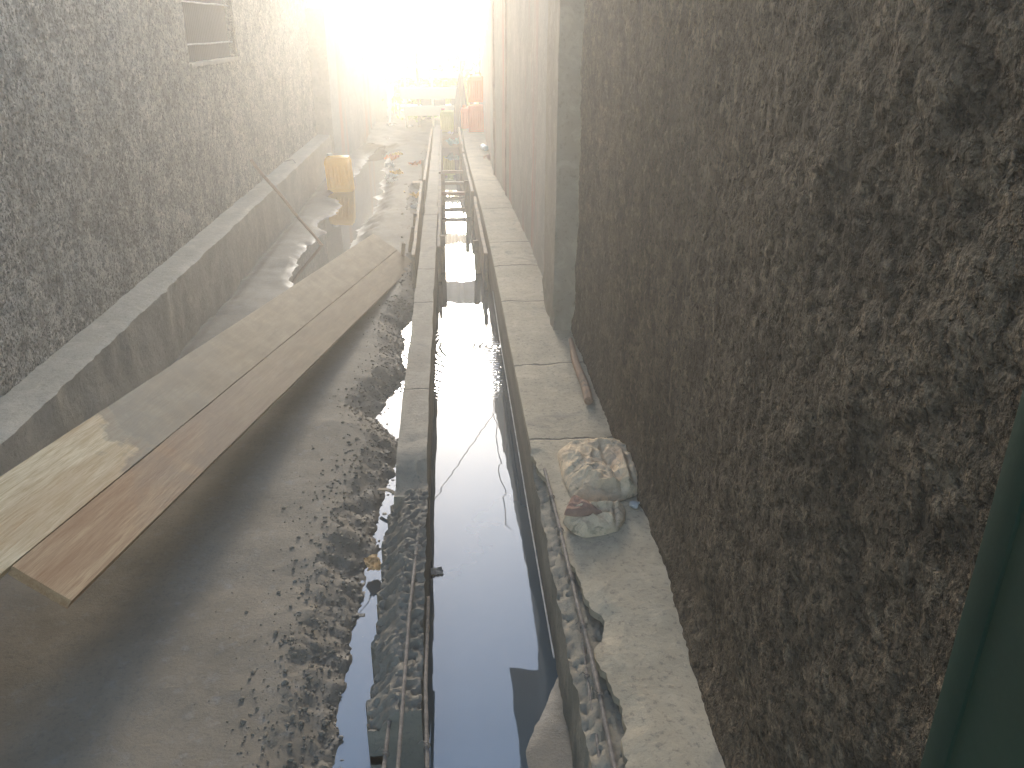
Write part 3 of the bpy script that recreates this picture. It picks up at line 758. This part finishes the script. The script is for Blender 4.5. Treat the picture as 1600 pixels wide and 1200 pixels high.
# ------------------------------------------------------------------ formwork boards, stakes, braces
def board(name, a, b, wd, th, mat, label, cat='board', g=None, up=None):
    """plank from a to b (centre of its top edge), width wd downwards, thickness th"""
    a, b = Vector(a), Vector(b); L = (b - a).length; y = (b - a).normalized(); z = Vector(up or (0, 0, 1)); x = y.cross(z).normalized(); z = x.cross(y)
    bm = bmesh.new(); sd_ = L * 7
    gridbox(bm, (-th / 2, 0, -wd), (th / 2, L, 0), (th, .12, wd), lambda c: c + Vector((.004 * fz(c.y * 2 + sd_, 1), 0, .006 * fz(c.y * 2.5 + sd_, c.z * 4))))
    o = new(name, bm, mat); M = Matrix((x, y, z)).transposed().to_4x4(); M.translation = a; o.matrix_world = M
    return tag(o, label, cat, g)
G = 'formwork boards along the drain walls'
board('formwork_board', (-.268, 5.5, -.02), (-.29, 8.3, -.01), .24, .022, M_board, 'pale board on edge outside the drain wall, just beyond the wooden panel', g=G)
board('formwork_board', (-.262, 8.35, .0), (-.262, 12.9, .0), .24, .024, M_board, 'pale board on edge along the outer side of the drain wall, the farther one', g=G)
board('formwork_board', (-.098, 5.75, -.03), (-.112, 8.9, -.03), .26, .024, M_board_d, 'brown board against the inner side of the left drain wall, nearer one', g=G)
board('formwork_board', (-.115, 8.95, -.02), (-.12, 12.9, -.02), .26, .024, M_board_d, 'brown board against the inner side of the left drain wall, farther one', g=G)
board('formwork_board', (.228, 5.55, -.035), (.215, 7.6, -.03), .26, .024, M_board, 'pale board leaning inside the right side of the drain, nearest one', g=G)
board('formwork_board', (.200, 7.7, -.0), (.165, 10.2, -.0), .28, .024, M_board_d, 'brown board inside the right side of the drain beyond the pale one', g=G)
board('formwork_board', (.165, 10.3, .01), (.15, 13.0, .01), .28, .024, M_board, 'pale board inside the right side of the drain at its far end', g=G)
G = 'wooden stakes of the formwork'
def stake(x, y, z0, z1, lean, label, r=.012, mat=M_board): 
    bm = bmesh.new(); box(bm, (-r, -r, 0), (r, r, z1 - z0), bev=.002)
    o = new('stake', bm, mat); o.location = (x, y, z0); o.rotation_euler = (lean[0], lean[1], .3); tag(o, label, 'stake', G)
stake(-.40, 6.2, -.31, -.05, (.5, 0), 'tilted thin stake left of the outer board, nearest to the panel')
stake(-.355, 6.4, -.31, -.0, (.3, .1), 'thin stake leaning beside the outer board, middle one of the near three')
stake(-.33, 6.75, -.31, .02, (.2, .05), 'thin stake close to the outer board, farthest of the near three')
stake(-.31, 9.4, -.31, .05, (.1, 0), 'stake outside the farther outer board', .014)
stake(-.075, 6.05, -.4, -.02, (0, 0), 'post inside the left drain wall at the near end of the brown board', .018, M_board_d)
stake(-.08, 8.6, -.4, .02, (0, 0), 'post inside the left drain wall halfway along', .018, M_board_d)
stake(.19, 6.0, -.4, -.05, (0, -.05), 'post inside the right side of the drain by the nearest pale board', .018)
stake(.165, 8.0, -.4, .05, (0, -.04), 'post inside the right side of the drain by the brown board', .018)
stake(.14, 10.6, -.4, .06, (0, 0), 'post inside the right side of the drain at the far board', .018)
G = 'wooden braces across the drain'
for y, z, mt, lb in ((9.75, -.13, M_board, 'pale brace wedged across the drain, farthest of three'), (9.05, -.14, M_board_d, 'grey brown brace wedged across the drain, middle of three'), (8.5, -.15, M_red, 'reddish brace wedged across the drain, nearest of three')):
    bm = bmesh.new(); box(bm, (-.095, y - .035, z - .03), (.15 + (9.75 - y) * .012, y + .035, z), bev=.003)
    tag(new('cross_brace', bm, mt), lb, 'brace', G)
bm = bmesh.new(); box(bm, (-.43, 9.35, -.27), (-.285, 9.5, -.20), bev=.004); tag(new('wood_block', bm, M_board), 'pale wooden block on the mud beside the outer drain board', 'block')

# ------------------------------------------------------------------ litter
def scrap(px, py, z, size, col, label, name='plastic_scrap', cat='litter', g='litter along the drain', fl=.5, asp=1.0, seed=None):
    q = unproj(px, py, CAMH - z); bm = bmesh.new(); N = 9; size = size * (1.35 if py < 340 else 1); sd_ = seed if seed is not None else px * .173  # far scraps enlarged so yellow and white ones carry bright reflections
    V = [[bm.verts.new(((i / N - .5) * size * (1 + .35 * nz(j * .7, sd_)), (j / N - .5) * size * asp * (1 + .35 * nz(i * .7, sd_ + 3)), size * fl * (.5 + nz(i * .45 + sd_, j * .45)) + size * .12 * nz(i * 1.3, j * 1.3, sd_))) for i in range(N + 1)] for j in range(N + 1)]
    for j in range(N):
        for i in range(N): bm.faces.new((V[j][i], V[j][i + 1], V[j + 1][i + 1], V[j + 1][i]))
    r = bmesh.ops.solidify(bm, geom=bm.faces[:], thickness=.0012)
    o = new(name, bm, col, smooth=False); o.location = (q.x, q.y, z - min(v.co.z for v in o.data.vertices) - .004); o.rotation_euler = (0, 0, sd_)
    return tag(o, label, cat, g)
cW = simple('white_plastic', (.75, .74, .70), .5, .1); cY = simple('yellow_film', (.75, .52, .10), .5, .2); cO = simple('orange_film', (.7, .27, .08), .5, .3)
cT = simple('teal_film', (.12, .42, .45), .45, .25); cB = simple('blue_film', (.45, .60, .66), .3, .2); cBr = simple('dry_leaf', (.55, .36, .16), .7, .4); cG = simple('grey_cloth', (.22, .21, .20), .85, .2, .3, .003, 20)
scrap(612, 250, -.25, .11, cO, 'crumpled orange scrap in the heap of litter left of the far drain boards')
scrap(622, 246, -.25, .09, cY, 'small yellow scrap at the top of the litter heap left of the drain')
scrap(609, 262, -.25, .08, cW, 'white scrap at the left edge of the litter heap')
scrap(620, 275, -.25, .10, cY, 'yellow and white wrapper in front of the litter heap')
scrap(611, 279, -.25, .09, cW, 'white plastic bag beside the yellow wrapper')
scrap(613, 286, -.25, .08, cW, 'white scrap on the mud just in front of the white bag')
scrap(649, 258, -.20, .07, cO, 'lone orange leaf-shaped scrap near the outer drain board', asp=1.7)
scrap(642, 308, -.26, .08, cY, 'yellow scrap standing in for a bright reflection in the wet strip beside the drain board', asp=1.8)  # added in place of a golden reflection on the wet strip
scrap(645, 329, -.27, .09, cW, 'white scrap standing in for a bright reflection in the wet strip beside the drain board')  # added where the wet strip reflects white
scrap(606, 223, -.22, .10, cW, 'white rag on the far mud at the foot of the yard wall')
scrap(712, 228, -.25, .20, cT, 'teal plastic bag floating in the far part of the drain', 'plastic_bag', 'bag', None, .35)
scrap(650, 420, -.27, .05, cO, 'pale orange scrap at the far corner of the wooden panel')
scrap(583, 880, -.25, .05, cBr, 'dry brown leaf on the gravelly mud near the drain', 'leaf', 'leaf', None, .12, 1.7)
scrap(682, 892, -.295, .042, simple('grey_plastic', (.38, .38, .37), .5, .2), 'small grey plastic piece floating at the left edge of the drain', fl=.06)
def chip(px, py, z, L, ang, mat, label):
    q = unproj(px, py, CAMH - z); bm = bmesh.new(); gridbox(bm, (-L / 2, -L * .09, 0), (L / 2, L * .09, L * .07), (L / 8, L * .09, L * .07), lambda c: c + Vector((0, .05 * L * math.sin(c.x / L * 4), .06 * L * math.cos(c.x / L * 5)))); o = new('wood_chip', bm, mat)
    o.location = q; o.rotation_euler = (0, 0, ang); tag(o, label, 'wood chip', 'wood chips on the mud')
chip(535, 620, -.235, .055, R(50), M_board, 'pale wood chip on the smooth mud, right of the panel')
chip(525, 649, -.235, .04, R(-30), M_board, 'smaller wood chip just in front of the other chip')
chip(605, 768, -.235, .08, R(-35), M_board, 'pale splinter on the gravel beside the drain wall')
# clear bottle by the right wall
bt = empty('plastic_bottle', (.44, 10.3, .04), 'pale blue plastic bottle lying at the foot of the right wall near the far end', 'bottle', None, .15)
bm = bmesh.new(); tube(bm, [(0, y, 0) for y in (0, .01, .04, .08, .13, .19, .22, .245, .26)], [.026, .034, .036, .033, .036, .035, .022, .013, .013], 14); new('body', bm, cB, bt)
bm = bmesh.new(); tube(bm, [(0, .258, 0), (0, .28, 0)], .015, 12); new('cap', bm, cT, bt)
scrap(768, 250, .01, .10, simple('pink_cloth', (.55, .36, .30), .8, .2), 'pinkish rag at the wall foot in front of the bottle', 'rag', 'rag', None)

# ------------------------------------------------------------------ end of the alley
M_pale = wood('bleached_slats', (.76, .70, .50), (.86, .80, .62))
rk = empty('slatted_rack', (-.25, 13.9, -.12), 'pale slatted wooden rack standing across the far end of the alley', 'rack')
def bx(name, a, b, mat, parent, bev=.004, lab=None):
    bm = bmesh.new(); box(bm, a, b, bev=bev); o = new(name, bm, mat, parent)
    if parent: o.data.transform(Matrix.Translation(-parent.location))
    return o
for z0, z1, dy in ((.085, .235, 0), (.34, .515, .05), (.65, .74, .12), (.84, .89, .2)): bx('slat', (-.72 - dy, 13.9 + dy, z0), (.22, 13.93 + dy, z1), M_pale, rk)
bx('shelf_board', (-.78, 13.94, .205), (.22, 14.3, .232), M_pale, rk)
for px_, yy in ((-.70, 13.96), (-.27, 13.96), (.18, 13.96)): bx('leg', (px_, yy, -.2), (px_ + .035, yy + .035, .9), M_pale, rk)
Mc = simple('cement_block', (.24, .23, .215), .9, .2, .2, .004, 20)
G = 'cement blocks on the rack'
for x0, y0, z0, wd_, ht_, lb in ((-.44, 14.0, .236, .17, .10, 'grey block on the lower shelf of the rack, left one of the pair'), (-.26, 14.0, .236, .21, .09, 'grey block on the lower shelf of the rack, right one of the pair'), (.05, 14.0, .236, .14, .11, 'grey block at the right end of the lower shelf')):
    tag(bx('cement_block', (x0, y0, z0), (x0 + wd_, y0 + .14, z0 + ht_), Mc, None, .006), lb, 'block', G)
tag(bx('cement_block', (.05, 14.0, .347), (.18, 14.13, .53), Mc, None, .006), 'grey block stacked highest at the right end of the rack', 'block', G)
# dark cloth hanging from a pole
cl = empty('hanging_cloth', (.17, 13.2, -.1), 'dark grey cloth hanging from a pole between the rack and the orange jerrycans', 'cloth')
bm = bmesh.new(); tube(bm, [(0, .03, -.15), (.01, .03, .5), (.04, .03, 1.05)], .014, 8); new('pole', bm, M_board_d, cl)
bm = bmesh.new(); n = 48; rings = []
for k in range(22):
    t = k / 21; z = .86 - .86 * t; r = .018 + .10 * t ** .7 * (1 - .28 * sst(.6, 1, t))
    rings.append([bm.verts.new((.025 * (1 - t) + math.cos(a) * r * (1 + .28 * math.sin(a * 5 + 2 * t) * t) * 1.05, math.sin(a) * r * .8 * (1 + .28 * math.cos(a * 7) * t), z + .02 * math.sin(a * 5) * t)) for a in [2 * math.pi * j / n for j in range(n)]])
for A_, B_ in zip(rings, rings[1:]):
    for k in range(n): bm.faces.new((A_[k], B_[k], B_[(k + 1) % n], A_[(k + 1) % n]))
bm.faces.new(rings[0]); new('cloth_folds', bm, simple('dark_cloth', (.10, .105, .11), .9, .2, .2, .003, 12), cl)
bx_ = bx('white_post', (-1.03, 14.75, -.25), (-.985, 14.8, .22), cW, None, .004); tag(bx_, 'short white post standing in front of the yard wall at the far left', 'post')
bx_ = bx('white_screen', (-1.12, 15.9, -.2), (-.98, 15.95, .42), cW, None, .004); tag(bx_, 'narrow white upright sheet behind the short white post', 'sheet')
for i, (x, y, s, lb) in enumerate(((-.62, 14.1, .07, 'white rag on the rubble under the left end of the rack'), (.03, 13.2, .07, 'white scrap on the ground right of the greenish jerrycan'), (-.95, 14.3, .09, 'white torn bag at the foot of the short post'))):
    o = scrap(700, 200, 0, s, cW, lb, seed=i * 1.7 + 2); o.location = (x, y, -.13)
# end-of-alley ground with rubble
bm = bmesh.new()
V = [[bm.verts.new((x, y, -.20 + .10 * sst(12.3, 14.0, y) + .03 * fz(x * 6, y * 6) - .4 * sst(13.3, 12.6, y) * (1 if -.2 < x < .2 else .0))) for x in [-1.25 + .05 * i for i in range(40)]] for y in [12.6 + .06 * i for i in range(60)]]
for j in range(59):
    for i in range(39): bm.faces.new((V[j][i], V[j][i + 1], V[j + 1][i + 1], V[j + 1][i]))
tag(new('rubble_ground', bm, M_mud), None, None, kind='structure')

# shrubs behind the rack
def shrub(x, y, h, r, label, sd_):
    random.seed(sd_); t = empty('shrub', (x, y, -.2), label, 'shrub', 'shrubs at the end of the alley')
    bm = bmesh.new(); tips = []
    for k in range(7):
        a = random.uniform(0, 6.28); e = Vector((math.cos(a) * r * .7, math.sin(a) * r * .7, h * random.uniform(.5, .95)))
        tube(bm, [(0, 0, 0), e * .5 + Vector((0, 0, h * .1)), e], [.03, .018, .006], 6); tips.append(e)
    new('stem', bm, M_board_d, t)
    bm = bmesh.new()
    for k in range(900):
        e = random.choice(tips); c = e * random.uniform(.4, 1.05) + Vector([random.gauss(0, r * .22) for _ in range(3)])
        if c.z < .05: continue
        u = Vector([random.gauss(0, 1) for _ in range(3)]).normalized(); v = u.cross(Vector([random.gauss(0, 1) for _ in range(3)])).normalized(); s = random.uniform(.04, .09)
        bm.faces.new([bm.verts.new(c + u * s), bm.verts.new(c + v * s * .4), bm.verts.new(c - u * s), bm.verts.new(c - v * s * .4)])
    m_ = M_leaf; new('foliage', bm, m_, t, smooth=False)
_l = Mat('yellow_green_leaves', .6, .3)
_l.color(_l.ramp(_l.noise(3, 4), [(.3, (.12, .18, .03)), (.7, (.24, .28, .06))]))
_t = _l.n('ShaderNodeBsdfTranslucent'); _t.inputs['Color'].default_value = (.45, .55, .10, 1); _mx = _l.n('ShaderNodeMixShader'); _mx.inputs[0].default_value = .5
_l.t.links.new(_l.b.outputs[0], _mx.inputs[1]); _l.t.links.new(_t.outputs[0], _mx.inputs[2]); _l.t.links.new(_mx.outputs[0], _l.out.inputs['Surface'])
M_leaf = _l.m
shrub(-.40, 15.2, .95, .7, 'low yellow green shrub behind the left part of the rack', 3)
shrub(.15, 15.4, 1.15, .6, 'taller yellow green shrub behind the right part of the rack', 5)
shrub(-1.2, 18.0, 1.1, .6, 'yellow green shrub behind the white upright sheet', 9)
random.seed(11)

# canopies over the alley (above the frame, seen in the water)
def canopy(y0, y1, z, x0, x1, label):
    t = empty('corrugated_canopy', ((x0 + x1) / 2, y0, z), label, 'canopy', 'canopies over the alley')
    n_ = int((x1 - x0) / .076 * 6); bm = bmesh.new(); rows = []
    for th in (0, -.005): rows.append([[bm.verts.new((x0 + (x1 - x0) * i / n_, y, z + th + .018 * math.sin(i * math.pi / 3) + (y - y0) * .08)) for y in (y0, y1)] for i in range(n_ + 1)])
    a, b = rows
    for i in range(n_):
        bm.faces.new((a[i][0], a[i + 1][0], a[i + 1][1], a[i][1])); bm.faces.new((b[i][0], b[i][1], b[i + 1][1], b[i + 1][0]))
        for s in (0, 1): bm.faces.new((a[i][s], b[i][s], b[i + 1][s], a[i + 1][s]))
    o = new('roof_sheet', bm, M_tin, t); o.data.transform(Matrix.Translation(-t.location))
    for xx in (x0 + .05, x1 - .1):
        bm = bmesh.new(); box(bm, (xx, y0 + .1, -.25), (xx + .05, y0 + .15, z + .0), bev=.004); o = new('post', bm, M_board_d, t); o.data.transform(Matrix.Translation(-t.location))
canopy(17.9, 19.6, 2.42, -2.6, 1.4, 'rusty corrugated canopy on posts across the far end of the alley')
bm = bmesh.new(); gridbox(bm, (-.55, 13.95, 2.1), (.6, 13.99, 2.52), (.06, .04, .06), lambda c: c + Vector((0, .02 * math.sin(c.x * 40) , .02 * fz(c.x * 5, c.z * 2) if c.z < 2.2 or c.z > 2.5 else 0)))
tag(new('awning_board', bm, M_tin), 'corrugated awning sheet hung crosswise high above the slatted rack', 'awning')
for xx in (-.5, .5):
    bm = bmesh.new(); box(bm, (xx, 13.99, -.3), (xx + .04, 14.03, 2.5), bev=.003); tag(new('awning_pole', bm, M_board_d), 'thin wooden pole carrying the awning sheet, %s one' % ('left' if xx < 0 else 'right'), 'pole', 'poles of the awning')

# overhead cable, seen in the water
bm = bmesh.new(); tube(bm, [(-1.75 + .3 * k, 4.3 + .84 * k, 3.25 - .15 * math.sin(k / 12 * math.pi)) for k in range(13)], .006, 6)
tag(new('overhead_cable', bm, simple('black_cable', (.03, .03, .03), .6)), 'black cable strung over the alley between the two roofs', 'cable')
bm = bmesh.new(); tube(bm, [(.47 - .05 * abs(math.sin(k * .75)) - .012 * math.sin(k * 2.3), 6.4 + .17 * k, 2.27 + .05 * math.sin(k * 1.7)) for k in range(18)], .005, 6)
tag(new('loose_wire', bm, simple('black_cable_b', (.03, .03, .03), .6)), 'loose black wire looping along the edge of the right hand roof', 'wire')

# ------------------------------------------------------------------ haze
bm = bmesh.new(); box(bm, (-23, -13, -2), (23, 37, 5.2))
hz = new('haze', bm, [], smooth=False); hm = bpy.data.materials.new('glare_haze'); hm.use_nodes = True; ht = hm.node_tree; ht.nodes.clear()
pv = ht.nodes.new('ShaderNodeVolumePrincipled'); pv.inputs['Color'].default_value = (1, .965, .90, 1); pv.inputs['Density'].default_value = .024; pv.inputs['Anisotropy'].default_value = .7  # volume added to give the veil of lens glare
oo = ht.nodes.new('ShaderNodeOutputMaterial'); ht.links.new(pv.outputs[0], oo.inputs['Volume']); hz.data.materials.append(hm)
tag(hz, 'thin haze filling the alley, added to veil it with the sun glare', 'haze', kind='stuff')
